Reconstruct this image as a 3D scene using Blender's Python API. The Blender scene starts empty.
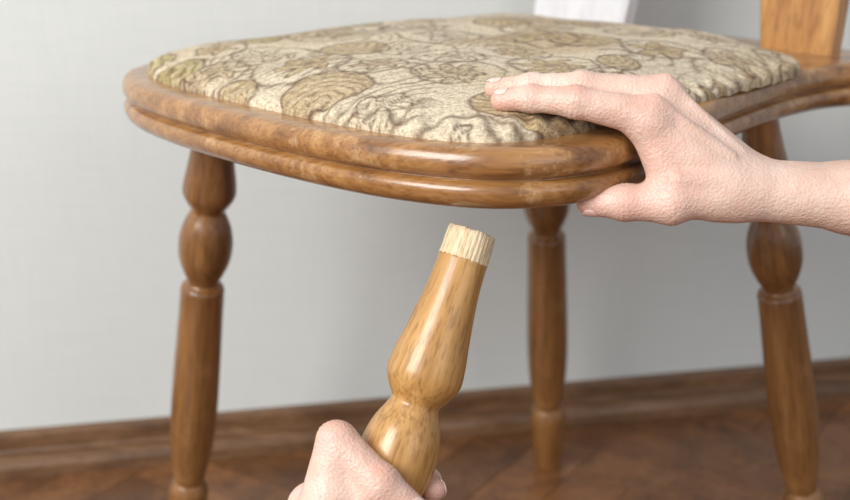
import bpy, bmesh, math, random
import numpy as np
from mathutils import Vector, Matrix

random.seed(4); np.random.seed(4)
scene = bpy.context.scene
COL = scene.collection
scene.view_settings.view_transform = 'Standard'
scene.view_settings.look = 'None'

# ------------------------------------------------------------------ helpers
def link(o, parent=None):
    COL.objects.link(o)
    if parent is not None:
        o.parent = parent
        o.matrix_parent_inverse = parent.matrix_world.inverted()
    return o

def mesh_obj(name, verts, faces, mats, parent=None, smooth=True, M=None):
    me = bpy.data.meshes.new(name)
    me.from_pydata([tuple(map(float, v)) for v in verts], [], [tuple(int(i) for i in f) for f in faces])
    me.update()
    if smooth:
        me.polygons.foreach_set("use_smooth", [True]*len(me.polygons))
    for m in (mats if isinstance(mats, (list, tuple)) else [mats]):
        me.materials.append(m)
    o = bpy.data.objects.new(name, me)
    if M is not None:
        o.matrix_world = M
    link(o, parent)
    return o

def empty(name, loc):
    e = bpy.data.objects.new(name, None)
    e.empty_display_size = 0.05
    e.location = loc
    COL.objects.link(e)
    e.matrix_world = Matrix.Translation(loc)
    return e

def catmull(pts, per, closed=True):
    P = np.array(pts, float); n = len(P); out = []
    rng = range(n) if closed else range(n-1)
    for i in rng:
        if closed:
            p0,p1,p2,p3 = P[(i-1)%n],P[i],P[(i+1)%n],P[(i+2)%n]
        else:
            p0,p1,p2,p3 = P[max(i-1,0)],P[i],P[i+1],P[min(i+2,n-1)]
        for k in range(per):
            t=k/per
            out.append(0.5*((2*p1)+(-p0+p2)*t+(2*p0-5*p1+4*p2-p3)*t*t+(-p0+3*p1-3*p2+p3)*t**3))
    if not closed: out.append(P[-1])
    return np.array(out)

def resample(P, N):
    Q=np.vstack([P,P[:1]]); d=np.linalg.norm(np.diff(Q,axis=0),axis=1); s=np.concatenate([[0],np.cumsum(d)])
    t=np.linspace(0,s[-1],N,endpoint=False)
    return np.stack([np.interp(t,s,Q[:,0]),np.interp(t,s,Q[:,1])],1)

# ------------------------------------------------------------------ materials
def new_mat(name):
    m = bpy.data.materials.new(name); m.use_nodes=True
    nt=m.node_tree; nt.nodes.clear()
    out=nt.nodes.new('ShaderNodeOutputMaterial'); b=nt.nodes.new('ShaderNodeBsdfPrincipled')
    nt.links.new(b.outputs[0],out.inputs[0])
    return m,nt,b

def N(nt,t,**kw):
    n=nt.nodes.new(t)
    for k,v in kw.items():
        if k in n.inputs: n.inputs[k].default_value=v
        else: setattr(n,k,v)
    return n

def ramp(nt, stops):
    r=nt.nodes.new('ShaderNodeValToRGB'); e=r.color_ramp.elements
    while len(e)>1: e.remove(e[-1])
    e[0].position=stops[0][0]; e[0].color=(*stops[0][1],1)
    for p,c in stops[1:]:
        x=e.new(p); x.color=(*c,1)
    return r

def srgb(r,g,b):
    f=lambda c:(c/255/12.92 if c/255<=0.04045 else ((c/255+0.055)/1.055)**2.4)
    return (f(r),f(g),f(b))

def wood(name, dark, mid, light, stretch=(18,18,1.2), rot=(0,0,0), rough=0.32, coat=0.3, nscale=3.0, bump=0.12, island=False, worn=None, wornamt=0.75, fine=0.6, wscale=22.0):
    m,nt,b=new_mat(name)
    tc=N(nt,'ShaderNodeTexCoord'); mp=N(nt,'ShaderNodeMapping')
    mp.inputs['Scale'].default_value=stretch; mp.inputs['Rotation'].default_value=rot
    nt.links.new(tc.outputs['Object'],mp.inputs['Vector'])
    n1=N(nt,'ShaderNodeTexNoise',Scale=nscale,Detail=6.0,Roughness=0.6,Distortion=0.6)
    nt.links.new(mp.outputs[0],n1.inputs['Vector'])
    mp2=N(nt,'ShaderNodeMapping'); mp2.inputs['Rotation'].default_value=rot
    mp2.inputs['Scale'].default_value=tuple(s*7 if s>3 else s*6 for s in stretch)
    nt.links.new(tc.outputs['Object'],mp2.inputs['Vector'])
    n2=N(nt,'ShaderNodeTexNoise',Scale=nscale,Detail=3.0,Roughness=0.5)
    nt.links.new(mp2.outputs[0],n2.inputs['Vector'])
    r1=ramp(nt,[(0.3,dark),(0.5,mid),(0.72,light)])
    nt.links.new(n1.outputs['Fac'],r1.inputs[0])
    r2=ramp(nt,[(0.36,(0.55,0.5,0.45)),(0.5,(1,1,1))])
    nt.links.new(n2.outputs['Fac'],r2.inputs[0])
    mx=N(nt,'ShaderNodeMix',data_type='RGBA',blend_type='MULTIPLY'); mx.inputs[0].default_value=fine
    nt.links.new(r1.outputs[0],mx.inputs[6]); nt.links.new(r2.outputs[0],mx.inputs[7])
    col=mx.outputs[2]
    if island:
        g=N(nt,'ShaderNodeNewGeometry')
        r3=ramp(nt,[(0.0,(0.7,0.66,0.62)),(1.0,(1.2,1.15,1.1))])
        nt.links.new(g.outputs['Random Per Island'],r3.inputs[0])
        m2=N(nt,'ShaderNodeMix',data_type='RGBA',blend_type='MULTIPLY'); m2.inputs[0].default_value=1.0
        nt.links.new(col,m2.inputs[6]); nt.links.new(r3.outputs[0],m2.inputs[7]); col=m2.outputs[2]
    n3=N(nt,'ShaderNodeTexNoise',Scale=wscale,Detail=8.0,Roughness=0.75)
    nt.links.new(tc.outputs['Object'],n3.inputs['Vector'])
    if worn:
        r4=ramp(nt,[(0.56,(0,0,0)),(0.66,(wornamt,)*3)])
        nt.links.new(n3.outputs['Fac'],r4.inputs[0])
        fac=r4.outputs[0]
        m3=N(nt,'ShaderNodeMix',data_type='RGBA'); nt.links.new(fac,m3.inputs[0])
        nt.links.new(col,m3.inputs[6]); m3.inputs[7].default_value=(*worn,1); col=m3.outputs[2]
    nt.links.new(col,b.inputs['Base Color'])
    rr=ramp(nt,[(0.3,(rough*0.8,)*3),(0.7,(min(rough*1.7,1),)*3)]); nt.links.new(n3.outputs['Fac'],rr.inputs[0])
    nt.links.new(rr.outputs[0],b.inputs['Roughness'])
    b.inputs['Coat Weight'].default_value=coat; b.inputs['Coat Roughness'].default_value=0.18
    bp=N(nt,'ShaderNodeBump',Strength=bump,Distance=0.001)
    nt.links.new(n2.outputs['Fac'],bp.inputs['Height']); nt.links.new(bp.outputs[0],b.inputs['Normal'])
    return m

M_board=wood('seat_wood',srgb(116,74,38),srgb(160,112,62),srgb(190,142,88),stretch=(3,22,22),rot=(0,0,math.radians(46)),rough=0.28,coat=0.65,worn=srgb(214,178,132),wornamt=0.55,wscale=38.0,bump=0.25)
M_leg=wood('leg_wood',srgb(100,64,32),srgb(138,94,50),srgb(164,116,66),rough=0.3,coat=0.5,worn=srgb(182,136,86),wornamt=0.3)
M_loose=wood('loose_leg_wood',srgb(168,120,62),srgb(194,146,84),srgb(208,164,104),stretch=(26,26,2.0),rough=0.34,coat=0.4,nscale=3,fine=0.7)
M_raw=wood('raw_tenon_wood',srgb(204,172,130),srgb(232,208,170),srgb(244,228,200),stretch=(60,60,6),rough=0.8,coat=0.0,bump=0.8)
M_slat=wood('backrest_wood',srgb(164,110,58),srgb(190,136,76),srgb(208,156,94),rough=0.3,coat=0.4)
M_glare=wood('glare_backrest_wood',srgb(216,216,220),srgb(228,228,232),srgb(238,238,242),rough=0.3,coat=0.6,fine=0.2)  # window glare on the far slat, painted in as near-white base colour
M_base=wood('baseboard_wood',srgb(88,60,39),srgb(118,84,55),srgb(140,103,72),stretch=(1.2,16,16),rot=(0,0,-0.205),rough=0.4,coat=0.2)
M_floor=wood('parquet_wood',srgb(92,62,38),srgb(122,82,50),srgb(144,99,62),stretch=(6,6,6),rough=0.34,coat=0.2,island=True)

# wall
M_wall,nt,b=new_mat('wallpaper')
tc=N(nt,'ShaderNodeTexCoord')
mpa=N(nt,'ShaderNodeMapping'); mpa.inputs['Scale'].default_value=(260,260,22)
mpb=N(nt,'ShaderNodeMapping'); mpb.inputs['Scale'].default_value=(18,18,300)
for q in (mpa,mpb): nt.links.new(tc.outputs['Object'],q.inputs['Vector'])
na=N(nt,'ShaderNodeTexNoise',Scale=1.0,Detail=2.0); nb=N(nt,'ShaderNodeTexNoise',Scale=1.0,Detail=2.0)
nt.links.new(mpa.outputs[0],na.inputs['Vector']); nt.links.new(mpb.outputs[0],nb.inputs['Vector'])
ad=N(nt,'ShaderNodeMath',operation='ADD'); nt.links.new(na.outputs['Fac'],ad.inputs[0]); nt.links.new(nb.outputs['Fac'],ad.inputs[1])
hf=N(nt,'ShaderNodeMath',operation='MULTIPLY'); hf.inputs[1].default_value=0.5; nt.links.new(ad.outputs[0],hf.inputs[0])
rw=ramp(nt,[(0.35,srgb(218,222,219)),(0.65,srgb(223,226,223))]); nt.links.new(hf.outputs[0],rw.inputs[0])
nt.links.new(rw.outputs[0],b.inputs['Base Color']); b.inputs['Roughness'].default_value=0.85
bp=N(nt,'ShaderNodeBump',Strength=0.05,Distance=0.001); nt.links.new(hf.outputs[0],bp.inputs['Height']); nt.links.new(bp.outputs[0],b.inputs['Normal'])

# skin
def skin_mat():
    m,nt,b=new_mat('skin')
    at=N(nt,'ShaderNodeAttribute',attribute_name='red')
    tc=N(nt,'ShaderNodeTexCoord')
    n=N(nt,'ShaderNodeTexNoise',Scale=38.0,Detail=5.0,Roughness=0.6); nt.links.new(tc.outputs['Object'],n.inputs['Vector'])
    r=ramp(nt,[(0.3,srgb(216,178,160)),(0.7,srgb(236,206,190))]); nt.links.new(n.outputs['Fac'],r.inputs[0])
    mx=N(nt,'ShaderNodeMix',data_type='RGBA'); nt.links.new(at.outputs['Fac'],mx.inputs[0])
    nt.links.new(r.outputs[0],mx.inputs[6]); mx.inputs[7].default_value=(*srgb(216,142,124),1)
    nt.links.new(mx.outputs[2],b.inputs['Base Color'])
    b.inputs['Roughness'].default_value=0.42
    b.inputs['Subsurface Weight'].default_value=0.15
    b.inputs['Subsurface Radius'].default_value=(1.0,0.35,0.2)
    b.inputs['Subsurface Scale'].default_value=0.0025
    v=N(nt,'ShaderNodeTexVoronoi',Scale=600.0); nt.links.new(tc.outputs['Object'],v.inputs['Vector'])
    n2=N(nt,'ShaderNodeTexNoise',Scale=160.0,Detail=4.0); nt.links.new(tc.outputs['Object'],n2.inputs['Vector'])
    a=N(nt,'ShaderNodeMath',operation='MULTIPLY_ADD'); a.inputs[1].default_value=0.6
    nt.links.new(v.outputs['Distance'],a.inputs[0]); nt.links.new(n2.outputs['Fac'],a.inputs[2])
    bp=N(nt,'ShaderNodeBump',Strength=0.7,Distance=0.0009); nt.links.new(a.outputs[0],bp.inputs['Height']); nt.links.new(bp.outputs[0],b.inputs['Normal'])
    return m
M_skin=skin_mat()
M_nail,nt,b=new_mat('fingernail'); b.inputs['Base Color'].default_value=(*srgb(240,206,194),1); b.inputs['Roughness'].default_value=0.25; b.inputs['Coat Weight'].default_value=0.4

# ------------------------------------------------------------------ room
W0=Vector((-0.483,1.203,0)); wd=Vector((0.979,0.204,0)).normalized(); wn=Vector((wd.y,-wd.x,0))
def wp(s,off,z): 
    p=W0+wd*s+wn*off; return (p.x,p.y,z)
a0,a1=-2.4,3.4
def box_on_wall(o0,o1,z0,z1):
    return [wp(a0,o0,z0),wp(a1,o0,z0),wp(a1,o1,z0),wp(a0,o1,z0),wp(a0,o0,z1),wp(a1,o0,z1),wp(a1,o1,z1),wp(a0,o1,z1)]
bf=[(0,1,2,3),(4,7,6,5),(0,4,5,1),(1,5,6,2),(2,6,7,3),(3,7,4,0)]
mesh_obj('wall_back',box_on_wall(-0.034,-0.134,0,2.6),bf,M_wall,smooth=False)
prof=[(-0.034,0.046),(-0.025,0.046),(-0.022,0.044),(-0.021,0.040),(-0.021,0.026),(-0.019,0.0235),(-0.010,0.022),(-0.004,0.018),(-0.001,0.012),(0.0,0.0)]
v=[];f=[]
for p in prof:
    v.append(wp(a0,p[0],p[1])); v.append(wp(a1,p[0],p[1]))
for i in range(len(prof)-1): f.append((2*i,2*i+1,2*i+3,2*i+2))
v+= [wp(a0,-0.034,0),wp(a1,-0.034,0)]
f.append(tuple([2*i for i in range(len(prof))]+[len(v)-2])); f.append(tuple([2*i+1 for i in range(len(prof))][::-1]+[len(v)-1]))
mesh_obj('baseboard_back',v,f,M_base,smooth=False)

# floor (herringbone parquet)
Wd=0.07; n=5; v=[];f=[]
ang=math.radians(57); ca,sa=math.cos(ang),math.sin(ang)
def addplank(x0,y0,x1,y1):
    g=0.0006
    cs=[(x0+g,y0+g),(x1-g,y0+g),(x1-g,y1-g),(x0+g,y1-g)]
    W=[(c[0]*ca-c[1]*sa+0.1, c[0]*sa+c[1]*ca+0.6) for c in cs]
    cx=sum(w[0] for w in W)/4; cy=sum(w[1] for w in W)/4
    if abs(cx)>2.2 or cy<-1.6 or (Vector((cx,cy,0))-W0).dot(wn)<-0.25: return
    k=len(v)
    for w in W: v.append((w[0],w[1],0.0))
    for w in W: v.append((w[0],w[1],-0.004))
    f.append((k,k+1,k+2,k+3))
    for i in range(4): f.append((k+i,k+4+i,k+4+(i+1)%4,k+(i+1)%4))
for k in range(-60,60):
    for m_ in range(-8,8):
        ox=m_*2*n
        if abs(k+ox)>60: continue
        addplank((k+ox)*Wd,k*Wd,(k+ox+n)*Wd,(k+1)*Wd)
        addplank((k+ox)*Wd,(k+1)*Wd,(k+ox+1)*Wd,(k+1+n)*Wd)
fl=mesh_obj('floor',v,f,M_floor,smooth=False)
M_dark,nt,b=new_mat('joint_dark'); b.inputs['Base Color'].default_value=(*srgb(60,36,22),1)
mesh_obj('subfloor',[(-3,-2.2,-0.03),(3.2,-2.2,-0.03),(3.2,2.4,-0.03),(-3,2.4,-0.03),(-3,-2.2,-0.0015),(3.2,-2.2,-0.0015),(3.2,2.4,-0.0015),(-3,2.4,-0.0015)],bf,M_dark,smooth=False,parent=fl)

# ------------------------------------------------------------------ chair
O=np.array([-0.075,0.84]); A=np.array([0.688,-0.725]); B=np.array([0.725,0.688]); S0=-0.005
def ch(s,t): 
    p=O+(s+S0)*A+t*B; return p
chair=empty('upholstered_chair',(0.06,0.98,0.0))
ZT=0.504

def fullo(front,right,left,back): return [front]+right+[back]+left[::-1]
right=[(0.08,-.084),(0.15,-.073),(0.208,-.048),(0.238,-.010),(0.246,.035),(0.238,.09),(0.215,.175),(0.198,.26),(0.189,.33),(0.190,.395),(0.204,.445),(0.202,.482),(0.17,.503),(0.08,.51)]
left=[(-0.08,-.082),(-0.142,-.070),(-0.194,-.044),(-0.222,-.008),(-0.230,.035),(-0.228,.09),(-0.212,.175),(-0.198,.26),(-0.189,.33),(-0.190,.395),(-0.204,.445),(-0.202,.482),(-0.17,.503),(-0.08,.51)]
OUT=resample(catmull(fullo((0,-.086),right,left,(0,.512)),16),360)
def normals(P):
    T=np.roll(P,-1,0)-np.roll(P,1,0); T/=np.linalg.norm(T,axis=1)[:,None]
    return np.stack([T[:,1],-T[:,0]],1)
NR=normals(OUT)
if np.mean(np.sum((OUT-OUT.mean(0))*NR,1))<0: NR=-NR
prof=[(-.022,ZT),(-.012,ZT),(-.0070,ZT-.0003),(-.0036,ZT-.0013),(-.0014,ZT-.0034),(0,ZT-.0066),(.0006,ZT-.0100),(.0002,ZT-.0135),(-.0018,ZT-.0165),(-.0050,ZT-.0184),(-.0074,ZT-.0191),(-.0076,ZT-.0202),(-.0036,ZT-.0206),(-.0010,ZT-.0220),(.0004,ZT-.0250),(.0003,ZT-.0282),(-.0012,ZT-.0316),(-.0040,ZT-.0345),(-.0075,ZT-.0365),(-.0115,ZT-.038),(-.03,ZT-.038)]
v=[];f=[];n_=len(OUT)
cen=np.array([0,0.2])
def addring(P,z):
    k=len(v)
    for p in P:
        q=ch(*p); v.append((q[0],q[1],z))
    return k
ks=[addring(cen+(OUT-cen)*0.02,ZT),addring(cen+(OUT-cen)*0.6,ZT)]
for off,z in prof: ks.append(addring(OUT+NR*off,z))
ks+= [addring(cen+(OUT-cen)*0.6,ZT-.038),addring(cen+(OUT-cen)*0.02,ZT-.038)]
for a,b_ in zip(ks[:-1],ks[1:]):
    for i in range(n_):
        j=(i+1)%n_; f.append((a+i,a+j,b_+j,b_+i))
f.append(tuple(range(ks[0],ks[0]+n_))); f.append(tuple(range(ks[-1],ks[-1]+n_))[::-1])
seat=mesh_obj('seat',v,f,M_board,parent=chair)
bm=bmesh.new(); bm.from_mesh(seat.data); bmesh.ops.recalc_face_normals(bm,faces=bm.faces); bm.to_mesh(seat.data); bm.free()

# cushion
cr_=[(0.09,-.059),(0.155,-.051),(0.197,-.031),(0.214,.005),(0.216,.06),(0.210,.14),(0.202,.22),(0.197,.29),(0.186,.345),(0.145,.383),(0.07,.400)]
cl_=[(-0.09,-.056),(-0.143,-.046),(-0.180,-.026),(-0.199,.006),(-0.202,.06),(-0.201,.14),(-0.196,.22),(-0.189,.29),(-0.178,.345),(-0.14,.383),(-0.07,.400)]
NS=900; NRG=240
C=resample(catmull(fullo((0,-.060),cr_,cl_,(0,.405)),16),NS)
cc=np.array([0,0.17])
q=np.linspace(0.004,1,NRG); rho=1-(1-q)**1.5
R,J=np.meshgrid(rho,np.arange(NS),indexing='ij')
PX=cc[0]+(C[J,0]-cc[0])*R; PY=cc[1]+(C[J,1]-cc[1])*R
def wn2(x,y,sc,seed,k=14):
    rs=np.random.RandomState(seed); o=np.zeros_like(x)
    for _ in range(k):
        a=rs.uniform(0,2*math.pi); w=sc*rs.uniform(.6,1.5)
        o+=np.sin((x*math.cos(a)+y*math.sin(a))*w+rs.uniform(0,6.28))
    return o/math.sqrt(k/2)
edge=np.clip(1-R**7,0,1)**0.42
Zc=ZT-0.001+0.0165*edge+(0.016*(1-R**3))*(0.75+0.25*np.clip(PY/0.3,0,1))+0.0009*wn2(PX,PY,55,3)*edge
puck=np.exp(-((R-0.97)/0.03)**2)*0.0016*np.sin(J/NS*2*math.pi*74+wn2(PX,PY,40,5))
Zc+=puck
bulge=1+0.014*np.exp(-((R-0.985)/0.02)**2)
PXb=cc[0]+(PX-cc[0])*bulge; PYb=cc[1]+(PY-cc[1])*bulge
WX=O[0]+(PXb+S0)*A[0]+PYb*B[0]; WY=O[1]+(PXb+S0)*A[1]+PYb*B[1]
verts=np.stack([WX.ravel(),WY.ravel(),Zc.ravel()],1)
idx=np.arange(NRG*NS).reshape(NRG,NS)
a=idx[:-1]; a2=np.roll(a,-1,1); b1=idx[1:]; b2=np.roll(b1,-1,1)
faces=np.stack([a.ravel(),a2.ravel(),b2.ravel(),b1.ravel()],1).tolist()
faces.append(list(range(NS))[::-1])
# floral tapestry pattern stored as a colour attribute
x,y=PX+0.006*wn2(PX,PY,40,11)/1.4+0.0006*wn2(PX,PY,420,13),PY+0.006*wn2(PX,PY,40,12)/1.4+0.0006*wn2(PX,PY,420,14)
cream=np.array(srgb(226,212,186)); tan=np.array(srgb(204,182,146)); gold=np.array(srgb(190,164,114)); brown=np.array(srgb(108,80,54)); green=np.array(srgb(172,158,92)); taupe=np.array(srgb(152,126,92))
col=np.zeros(x.shape+(3,))+cream
fld=wn2(x,y,40,21)
def blend(mask,c):
    global col
    mask=np.clip(mask,0,1)[...,None]; col=col*(1-mask)+c*mask
blend((fld-0.1)*0.6,tan)
g=wn2(x,y,66,31,10)
line=np.exp(-((np.abs(((g*1.5)%1.0)-0.5))/0.14)**2)
blend(line*0.75*(1/(1+np.exp(-(wn2(x,y,50,77)+0.1)*8))),brown)
rs=np.random.RandomState(9)
pts=[]
for _ in range(6000):
    p=np.array([rs.uniform(-.22,.22),rs.uniform(-.07,.42)])
    if all(np.hypot(*(p-q_[:2]))>0.050 for q_ in pts):
        pts.append(np.array([p[0],p[1]]))
for i,p in enumerate(pts):
    dx,dy=x-p[0],y-p[1]; r=np.hypot(dx,dy); th=np.arctan2(dy,dx); sz=rs.uniform(.017,.029)
    kind=i%4; ph=rs.uniform(0,6.28); npet=rs.randint(5,8)
    if kind<3:
        pet=sz*(0.74+0.26*np.cos(npet*th+ph+ r*90))
        inside=1/(1+np.exp((r-pet)/0.0008))
        blend(inside*0.75,[tan,gold,cream][kind])
        blend(np.exp(-((r-pet)/0.0016)**2)*0.95,brown)
        pr=np.exp(-((np.abs((r/sz*2.4+0.5*np.cos(npet*th+ph))%1-0.5))/0.15)**2)*inside
        blend(pr*0.75,[brown,taupe,brown][kind])
        blend(np.exp(-(r/(sz*.22))**2)*0.75,brown)
        sp=np.exp(-((np.abs((r/(sz*.9)+th/(2*math.pi)+ph)%1-0.5))/0.09)**2)*(r>pet)*np.exp(-np.maximum(r-sz*1.6,0)/0.002)
        blend(sp*0.75,brown)
    else:
        d=np.cos(th-ph); pet=sz*1.7*(0.22+0.78*np.clip(d*0.5+0.5,0,1)**2.0)
        inside=1/(1+np.exp((r-pet)/0.0008)); blend(inside*0.65,green if (p[0]<-0.05) else gold)
        sp=np.exp(-((np.abs((r/0.0072+th*2/(2*math.pi))%1-0.5))/0.15)**2)*inside
        blend(sp*0.65,brown)
        blend(np.exp(-((r-pet)/0.0016)**2)*0.9,brown)
fl_=wn2(x,y,700,55,20); blend((fl_>0.9)*0.22,brown); blend((fl_<-1.0)*0.35,cream)
M_fab,nt,b=new_mat('tapestry_fabric')
at=N(nt,'ShaderNodeAttribute',attribute_name='pattern')
tc=N(nt,'ShaderNodeTexCoord')
n1=N(nt,'ShaderNodeTexNoise',Scale=420.0,Detail=3.0,Roughness=0.75); nt.links.new(tc.outputs['Object'],n1.inputs['Vector'])
r=ramp(nt,[(0.34,(0.47,0.42,0.36)),(0.6,(1.12,1.09,1.06))]); nt.links.new(n1.outputs['Fac'],r.inputs[0])
mx=N(nt,'ShaderNodeMix',data_type='RGBA',blend_type='MULTIPLY'); mx.inputs[0].default_value=0.8
nt.links.new(at.outputs['Color'],mx.inputs[6]); nt.links.new(r.outputs[0],mx.inputs[7]); nt.links.new(mx.outputs[2],b.inputs['Base Color'])
b.inputs['Roughness'].default_value=0.9; b.inputs['Sheen Weight'].default_value=0.08
bp=N(nt,'ShaderNodeBump',Strength=0.9,Distance=0.0014); nt.links.new(n1.outputs['Fac'],bp.inputs['Height']); nt.links.new(bp.outputs[0],b.inputs['Normal'])
cush=mesh_obj('seat_cushion',verts,faces,M_fab,parent=chair)
ca_=cush.data.color_attributes.new('pattern','FLOAT_COLOR','POINT')
ca_.data.foreach_set('color',np.concatenate([col.reshape(-1,3),np.ones((col.size//3,1))],1).astype(np.float32).ravel())

# legs (distance from top, radius)
LEGP=[(0,.0150),(.02,.0162),(.045,.0195),(.066,.0228),(.076,.0228),(.084,.0190),(.090,.0152),(.095,.0162),(.106,.0210),(.120,.0238),(.136,.0232),(.150,.0188),(.160,.0142),(.163,.0146),(.167,.0190),(.176,.0198),(.20,.0202),(.25,.0215),(.30,.0220),(.34,.0202),(.372,.0162),(.382,.0142),(.386,.0162),(.396,.0195),(.42,.0190),(.45,.0165),(.468,.0150)]
def leg_mesh(name,top,bot,mat,parent,tenon=None):
    top=Vector(top); bot=Vector(bot); ax=(bot-top); L=ax.length; ax.normalize()
    P=catmull(LEGP,7,closed=False)
    if tenon is None: P[:,0]*=L/0.468
    segs=96; v=[];f=[];mi=[]
    prof=[(p[0],p[1]) for p in P]
    nt_=0
    rs=np.random.RandomState(3); jag=rs.uniform(-1,1,segs)
    if tenon:
        tl=tenon
        t=[(-tl,.0),(-tl,.0128),(-tl+.0006,.0142),(-tl*.7,.0146),(-tl*.4,.0147),(-.0012,.0149),(-.0002,.0150)]
        nt_=len(t); prof=t+[(0.0,.0154)]+prof[1:]
    for pi,(d,r) in enumerate(prof):
        for s in range(segs):
            a=2*math.pi*s/segs; rr=r; dd=d
            if tenon and 1<=pi<nt_: rr=r*(1+0.030*math.cos(a*32)+0.008*jag[s])
            if tenon and 1<=pi<=2: dd=d+0.0006*jag[s]
            if tenon and nt_-2<=pi<=nt_: dd=d+0.0005*jag[(s*5)%segs]
            if tenon and pi==0: rr=0.0003
            v.append((rr*math.cos(a),rr*math.sin(a),-dd))
    for i in range(len(prof)-1):
        for s in range(segs):
            s2=(s+1)%segs
            f.append((i*segs+s,(i+1)*segs+s,(i+1)*segs+s2,i*segs+s2)); mi.append(1 if (tenon and i<nt_) else 0)
    f.append(tuple(range(segs))); mi.append(1 if tenon else 0)
    k=(len(prof)-1)*segs; f.append(tuple(range(k,k+segs))[::-1]); mi.append(0)
    z=-ax; x=Vector((1,0,0)); x=(x-z*x.dot(z)).normalized(); y=z.cross(x)
    M=Matrix(((x.x,y.x,z.x,top.x),(x.y,y.y,z.y,top.y),(x.z,y.z,z.z,top.z),(0,0,0,1)))
    o=mesh_obj(name,v,f,[mat,M_raw] if tenon else mat,parent=parent,M=M)
    if tenon:
        o.data.polygons.foreach_set('material_index',mi)
    return o
zl=ZT-0.037
leg_mesh('leg_1',(-.176,.98,zl),(-.246,1.062,0.0004),M_leg,chair)
leg_mesh('leg_2',(.276,.965,zl),(.388,1.045,0.0004),M_leg,chair)
leg_mesh('leg_3',(.116,1.13,zl),(.1435,1.24,0.0004),M_leg,chair)

def slat(name,s_c,w0,w1,mat,lean=0.05,h=0.40,ds=0.0):
    v=[];f=[];K=16
    for k in range(K+1):
        q_=k/K; z=ZT-0.004+h*q_; w=(w0+(w1-w0)*q_)*(1+0.10*math.sin(q_*math.pi*2)); t=0.462+lean*q_
        sc=s_c+ds*q_
        for sx,ty in ((-1,-.008),(-.92,-.011),(.92,-.011),(1,-.008),(1,.008),(.92,.011),(-.92,.011),(-1,.008)):
            p=ch(sc+sx*w/2,t+ty); v.append((p[0],p[1],z))
    for k in range(K):
        for i in range(8):
            j=(i+1)%8; f.append((k*8+i,k*8+j,(k+1)*8+j,(k+1)*8+i))
    f.append(tuple(range(8))[::-1]); f.append(tuple(range(K*8,K*8+8)))
    return mesh_obj(name,v,f,mat,parent=chair,smooth=False)
slat('backrest_slat_1',0.120,0.070,0.10,M_slat,ds=-0.03)
slat('backrest_slat_2',-0.135,0.120,0.10,M_glare,ds=0.03)
v=[];f=[];K=28
for k in range(K+1):
    q_=k/K*2-1; s=q_*0.19; h0=ZT+0.37; h1=ZT+0.47-0.05*q_*q_
    t=0.505-0.012*(1-q_*q_)
    for tt,zz in ((t-.011,h0),(t-.011,h1-.006),(t-.006,h1),(t+.006,h1),(t+.011,h1-.006),(t+.011,h0)):
        p=ch(s,tt); v.append((p[0],p[1],zz))
for k in range(K):
    for i in range(6):
        j=(i+1)%6; f.append((k*6+i,k*6+j,(k+1)*6+j,(k+1)*6+i))
f.append(tuple(range(6))[::-1]); f.append(tuple(range(K*6,K*6+6)))
mesh_obj('backrest_rail',v,f,M_slat,parent=chair,smooth=False)

# ------------------------------------------------------------------ loose leg
ct,st=0.9546,0.298
U=Vector((0,st,ct)); Zl=Vector((0,-ct,st)); X=Vector((1,0,0))
axd=(X*-0.318-U*0.948+Zl*0.03).normalized()
ten=Vector((0.0287,0.6815,0.4495)); TL=0.018
top=ten+axd*TL
leg_mesh('chair_leg',top,top+axd*0.43,M_loose,None,tenon=TL)

# ------------------------------------------------------------------ hands
def seg(p,a,b,ra,rb):
    a=np.array(a,np.float32); b=np.array(b,np.float32); ab=b-a; L=float(ab@ab)+1e-12
    t=np.clip(((p-a)@ab)/L,0,1)
    d=p-a-t[:,None]*ab
    return np.sqrt((d*d).sum(1))-(ra+(rb-ra)*t)
def smin(a,b,k):
    h=np.maximum(k-np.abs(a-b),0)/k
    return np.minimum(a,b)-h*h*k*0.25

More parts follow.
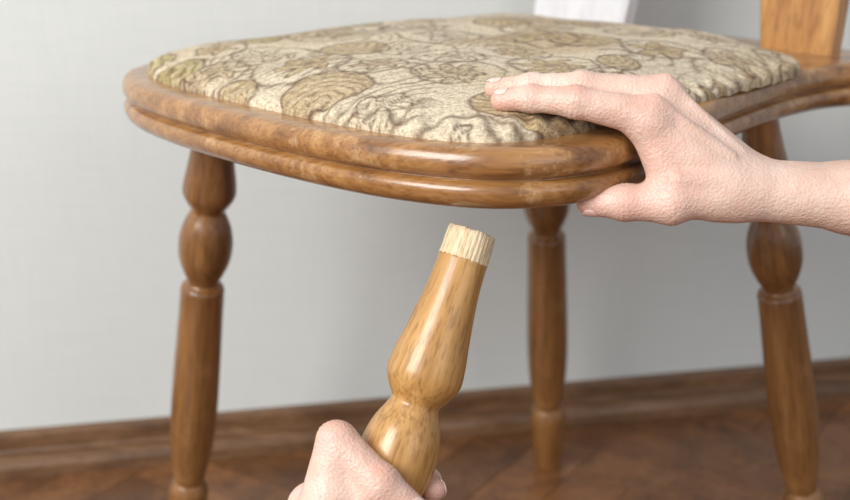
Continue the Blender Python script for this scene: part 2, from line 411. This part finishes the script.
def build_hand(name,origin,scale,fingers,palm,nails,red,kpf=0.008,vox=0.0012,tendons=[]):
    def sdf(p):
        pal=None
        for a,b in palm:
            d=seg(p,np.array(a[:3])*scale,np.array(b[:3])*scale,a[3]*scale,b[3]*scale)
            pal=d if pal is None else smin(pal,d,0.009)
        for a,b in tendons:
            d=seg(p,np.array(a[:3])*scale,np.array(b[:3])*scale,a[3]*scale,b[3]*scale)
            pal=smin(pal,d,0.0035)
        fa=None
        for chn in fingers:
            fd=None
            for a,b in zip(chn[:-1],chn[1:]):
                d=seg(p,np.array(a[:3])*scale,np.array(b[:3])*scale,a[3]*scale,b[3]*scale)
                fd=d if fd is None else smin(fd,d,0.004)
            fa=fd if fa is None else smin(fa,fd,0.0012)
        return smin(pal,fa,kpf)
    def crease(p,d):
        for chn in fingers:
            for i in range(1,len(chn)-1):
                J_=np.array(chn[i][:3])*scale; a_=np.array(chn[i+1][:3])-np.array(chn[i-1][:3]); a_=a_/np.linalg.norm(a_)
                q_=p-J_; s=q_@a_; rad=np.sqrt((q_*q_).sum(1))
                fall=np.exp(-np.maximum(rad-chn[i][3]*scale*1.5,0)/0.002)
                d=d+0.00034*np.exp(-(s/0.0038)**2)*fall*np.cos(s*2*math.pi/0.0028)
                d=d-0.0004*np.exp(-(s/0.0055)**2)*fall
        return d
    allp=[q_ for c in fingers for q_ in c]+[q_ for s in palm for q_ in s]
    lo=np.array([[q_[i]-q_[3] for i in range(3)] for q_ in allp]).min(0)*scale-0.008
    hi=np.array([[q_[i]+q_[3] for i in range(3)] for q_ in allp]).max(0)*scale+0.008
    dims=np.ceil((hi-lo)/vox).astype(int)+1
    F=np.empty(dims,np.float32)
    ys=lo[1]+np.arange(dims[1])*vox; zs=lo[2]+np.arange(dims[2])*vox
    YY,ZZ=np.meshgrid(ys,zs,indexing='ij')
    step=24
    for i0 in range(0,dims[0],step):
        xs=lo[0]+np.arange(i0,min(i0+step,dims[0]))*vox
        P=np.empty((len(xs),)+YY.shape+(3,),np.float32)
        P[...,0]=xs[:,None,None]; P[...,1]=YY; P[...,2]=ZZ
        F[i0:i0+len(xs)]=sdf(P.reshape(-1,3)).reshape(P.shape[:3])
    sg=F<0
    cd=tuple(d-1 for d in dims)
    acc=np.zeros(cd+(3,),np.float32); cnt=np.zeros(cd,np.float32)
    crosses=[]
    for ax in range(3):
        s0=[slice(None)]*3; s1=[slice(None)]*3; s0[ax]=slice(0,-1); s1[ax]=slice(1,None)
        A_=sg[tuple(s0)]; B_=sg[tuple(s1)]; cr=np.argwhere(A_!=B_)
        f0=F[tuple(s0)][tuple(cr.T)]; f1=F[tuple(s1)][tuple(cr.T)]
        t=f0/(f0-f1); pos=cr.astype(np.float32); pos[:,ax]+=t
        inside0=A_[tuple(cr.T)]
        o1,o2=[q_ for q_ in range(3) if q_!=ax]
        for da in (0,-1):
            for db in (0,-1):
                c=cr.copy(); c[:,o1]+=da; c[:,o2]+=db
                ok=(c>=0).all(1)&(c<np.array(cd)).all(1)
                np.add.at(acc,tuple(c[ok].T),pos[ok]); np.add.at(cnt,tuple(c[ok].T),1)
        crosses.append((ax,cr,inside0))
    act=np.argwhere(cnt>0); vid=-np.ones(cd,int); vid[tuple(act.T)]=np.arange(len(act))
    V=acc[tuple(act.T)]/cnt[tuple(act.T)][:,None]*vox+lo
    faces=[]
    for ax,cr,ins in crosses:
        o1,o2=[(1,2),(2,0),(0,1)][ax]
        ok=(cr[:,o1]>0)&(cr[:,o2]>0)&(cr[:,o1]<cd[o1])&(cr[:,o2]<cd[o2]); c=cr[ok]; ins=ins[ok]
        def g_(a_,b_):
            k=c.copy(); k[:,o1]+=a_; k[:,o2]+=b_; return vid[tuple(k.T)]
        q_=np.stack([g_(-1,-1),g_(0,-1),g_(0,0),g_(-1,0)],1)
        q_[~ins]=q_[~ins][:,::-1]
        faces.append(q_)
    faces=np.concatenate(faces)
    V=V.astype(np.float32)
    full=lambda p: crease(p,sdf(p))
    for it in range(3):
        e=0.0004; d=full(V); G=np.empty_like(V)
        for k in range(3):
            dp=V.copy(); dp[:,k]+=e; dm=V.copy(); dm[:,k]-=e
            G[:,k]=(full(dp)-full(dm))/(2*e)
        G/=np.maximum(np.linalg.norm(G,axis=1),0.3)[:,None]
        V-=G*np.clip(d,-vox,vox)[:,None]*0.9
    Mx=Matrix(((X.x,U.x,Zl.x,origin[0]),(X.y,U.y,Zl.y,origin[1]),(X.z,U.z,Zl.z,origin[2]),(0,0,0,1)))
    root=empty(name,origin)
    o=mesh_obj('skin_surface',V,faces,M_skin,parent=root,M=Mx)
    rr=np.zeros(len(V),np.float32)
    for (x_,y_,z_,rad,amt) in red:
        d=np.linalg.norm(V-np.array((x_,y_,z_))*scale,axis=1); rr=np.maximum(rr,amt*np.exp(-(d/(rad*scale))**2))
    at=o.data.attributes.new('red','FLOAT','POINT'); at.data.foreach_set('value',rr)
    for i,(chn,dors,wid) in enumerate(nails):
        Cn=np.array(chn[-1][:3])*scale; D=np.array(chn[-2][:3])*scale; r_=chn[-1][3]*scale; rD=chn[-2][3]*scale
        Lg=np.linalg.norm(Cn-D); xa=(Cn-D)/Lg; dn=np.array(dors,float); dn-=xa*(dn@xa); dn/=np.linalg.norm(dn); sd=np.cross(dn,xa)
        nv=[];nf=[];NU,NV=14,12
        for a_ in range(NV+1):
            l=a_/NV*2-1
            hw=math.radians(wid)*(1-abs(l)**4*0.35)
            for b_ in range(NU+1):
                w=b_/NU*2-1; an=w*hw
                l2=l*(1-0.30*w*w) if l>0 else l*(1-0.18*w*w)
                ax_=l2*0.0047-0.0002
                if ax_>0: re=math.sqrt(max(r_*r_-ax_*ax_*0.75,1e-8))+0.0003
                else: re=r_+(rD-r_)*(-ax_/Lg)+0.00015+0.00015*(1+ax_/0.0049)
                nv.append(Cn+xa*ax_+re*(math.cos(an)*dn+math.sin(an)*sd))
        for a_ in range(NV):
            for b_ in range(NU):
                k=a_*(NU+1)+b_; nf.append((k,k+1,k+NU+2,k+NU+1))
        no=mesh_obj('fingernail_%d'%(i+1),nv,nf,M_nail,parent=root,M=Mx)
        so=no.modifiers.new('s','SOLIDIFY'); so.thickness=0.0005; so.offset=0
    return o

up=(0,0.954,0.298)
# hand resting on the seat and gripping its edge
RI=[(2,27,26,19.5),(-68,42,24,15),(-110,47,11,12.6),(-139,46,3,10.6)]
RM=[(18,51,0,19.5),(-58,60,0,14.6),(-108,62,-11,12.4),(-145,60,-14,10)]
RR=[(30,54,-24,18.5),(-38,60,-26,13.6),(-88,62,-37,11.4),(-120,58,-40,9.6)]
RP=[(38,44,-48,16),(-22,56,-54,12),(-58,58,-62,10.4),(-82,56,-62,8.6)]
RT=[(78,-42,14,24),(26,-56,20,21),(-18,-56,14,17),(-52,-56,6,12.8)]
palm=[((2,25,20,18),(98,-46,12,25)),((17,48,0,18),(104,-34,0,26)),((28,52,-24,17),(106,-30,-14,25)),((38,40,-46,16),(104,-42,-24,23)),
      ((6,12,20,18),(30,-44,18,20)),((40,-5,10,24),(75,-47,10,28)),
      ((104,-36,-14,26),(210,-48,-16,32)),((100,-46,10,26),(210,-52,10,33)),
      ((210,-48,-16,32),(470,-100,-30,46)),((210,-52,10,33),(470,-106,10,46))]
tend=[((8,40,32,7),(84,-12,28,4)),((24,64,10,6),(96,-6,14,3)),((30,-34,36,8),(74,-34,34,5))]
red=[(-139,46,3,18,.55),(-145,60,-14,18,.5),(0,42,34,22,.4),(17,67,5,22,.35),(-68,54,32,16,.45),(-110,56,20,12,.3),(-52,-56,6,22,.5),(-18,-56,26,18,.35),(26,-42,32,30,.3),(15,0,36,22,.25)]
build_hand('human_hand',(0.1303,0.7001,0.4967),0.000606,[RI,RM,RR,RP,RT],palm,
    [(RI,(0,0.95,0.25),50),(RM,(0,0.95,0.15),50),(RR,up,50),(RP,up,50),(RT,(0,-1,0.1),50)],red,tendons=tend)

# hand holding the loose leg
def sh(chn,d): return [(a[0]+d[0],a[1]+d[1],a[2]+d[2],a[3]*d[3]) for a in chn]
LI=[(-90,-36,-4,20),(-58,-22,-46,15),(-8,-22,-60,14),(28,-20,-44,13),(34,-22,-14,12)]
LM=sh(LI,(-9,-31,0,1.03)); LR=sh(LI,(-18,-62,2,1.0)); LP=sh(LI,(-26,-90,6,.88))
LT=[(-80,-66,40,26),(-61,33,26,19.5),(-18,-5,44,18.5),(13,-31,42,15.5)]
palm2=[((-90,-36,-2,19),(-110,-190,50,28)),((-101,-62,-2,18),(-112,-190,46,28)),((-110,-94,0,18),(-118,-190,40,28)),((-118,-120,4,17),(-124,-190,36,27)),
       ((-80,-56,36,26),(-104,-180,50,28)),((-64,14,20,17),(-84,-46,10,23)),
       ((-56,-18,30,22),(-22,-62,38,20)),((-70,-60,30,24),(-20,-90,34,20)),
       ((-106,-190,52,30),(-150,-300,90,31)),((-124,-190,36,30),(-168,-300,74,31)),
       ((-150,-300,90,31),(-230,-470,170,44)),((-168,-300,74,31),(-250,-470,150,44))]
red2=[(-61,50,32,22,.4),(-18,8,58,18,.4),(13,-31,44,20,.5),(34,-22,-14,20,.5),(-92,-20,0,20,.3)]
build_hand('human_hand',(-0.0148,0.629,0.3168),0.000593,[LI,LM,LR,LP,LT],palm2,
    [(LI,(1,0.2,0),50),(LM,(1,0.2,0),50),(LR,(1,0.2,0),50),(LP,(1,0.2,0),50),(LT,(0.1,0.5,1),50)],red2)

# ------------------------------------------------------------------ light, world, camera
def area(name,loc,tgt,size,power,color):
    l=bpy.data.lights.new(name,'AREA'); l.size=size; l.energy=power; l.color=color
    o=bpy.data.objects.new(name,l); COL.objects.link(o); o.location=loc
    o.rotation_euler=(Vector(tgt)-Vector(loc)).to_track_quat('-Z','Y').to_euler()
area('window_light',(-1.25,-0.6,1.55),(0.15,0.95,0.4),1.1,54,(1.0,0.985,0.955))
area('fill_light',(1.4,-1.2,1.3),(0.1,0.9,0.4),1.2,8,(1.0,0.96,0.92))
w=bpy.data.worlds.new('world'); scene.world=w; w.use_nodes=True
bg=w.node_tree.nodes['Background']; bg.inputs[0].default_value=(0.86,0.92,1.0,1); bg.inputs[1].default_value=0.54

cam=bpy.data.cameras.new('camera'); co=bpy.data.objects.new('camera',cam); COL.objects.link(co)
co.location=(0,0,0.65); co.rotation_euler=(math.radians(90-17.34),0,0)
cam.lens=50; cam.sensor_width=36; cam.clip_start=0.02
cam.dof.use_dof=True; cam.dof.focus_distance=0.73; cam.dof.aperture_fstop=5.6
scene.camera=co
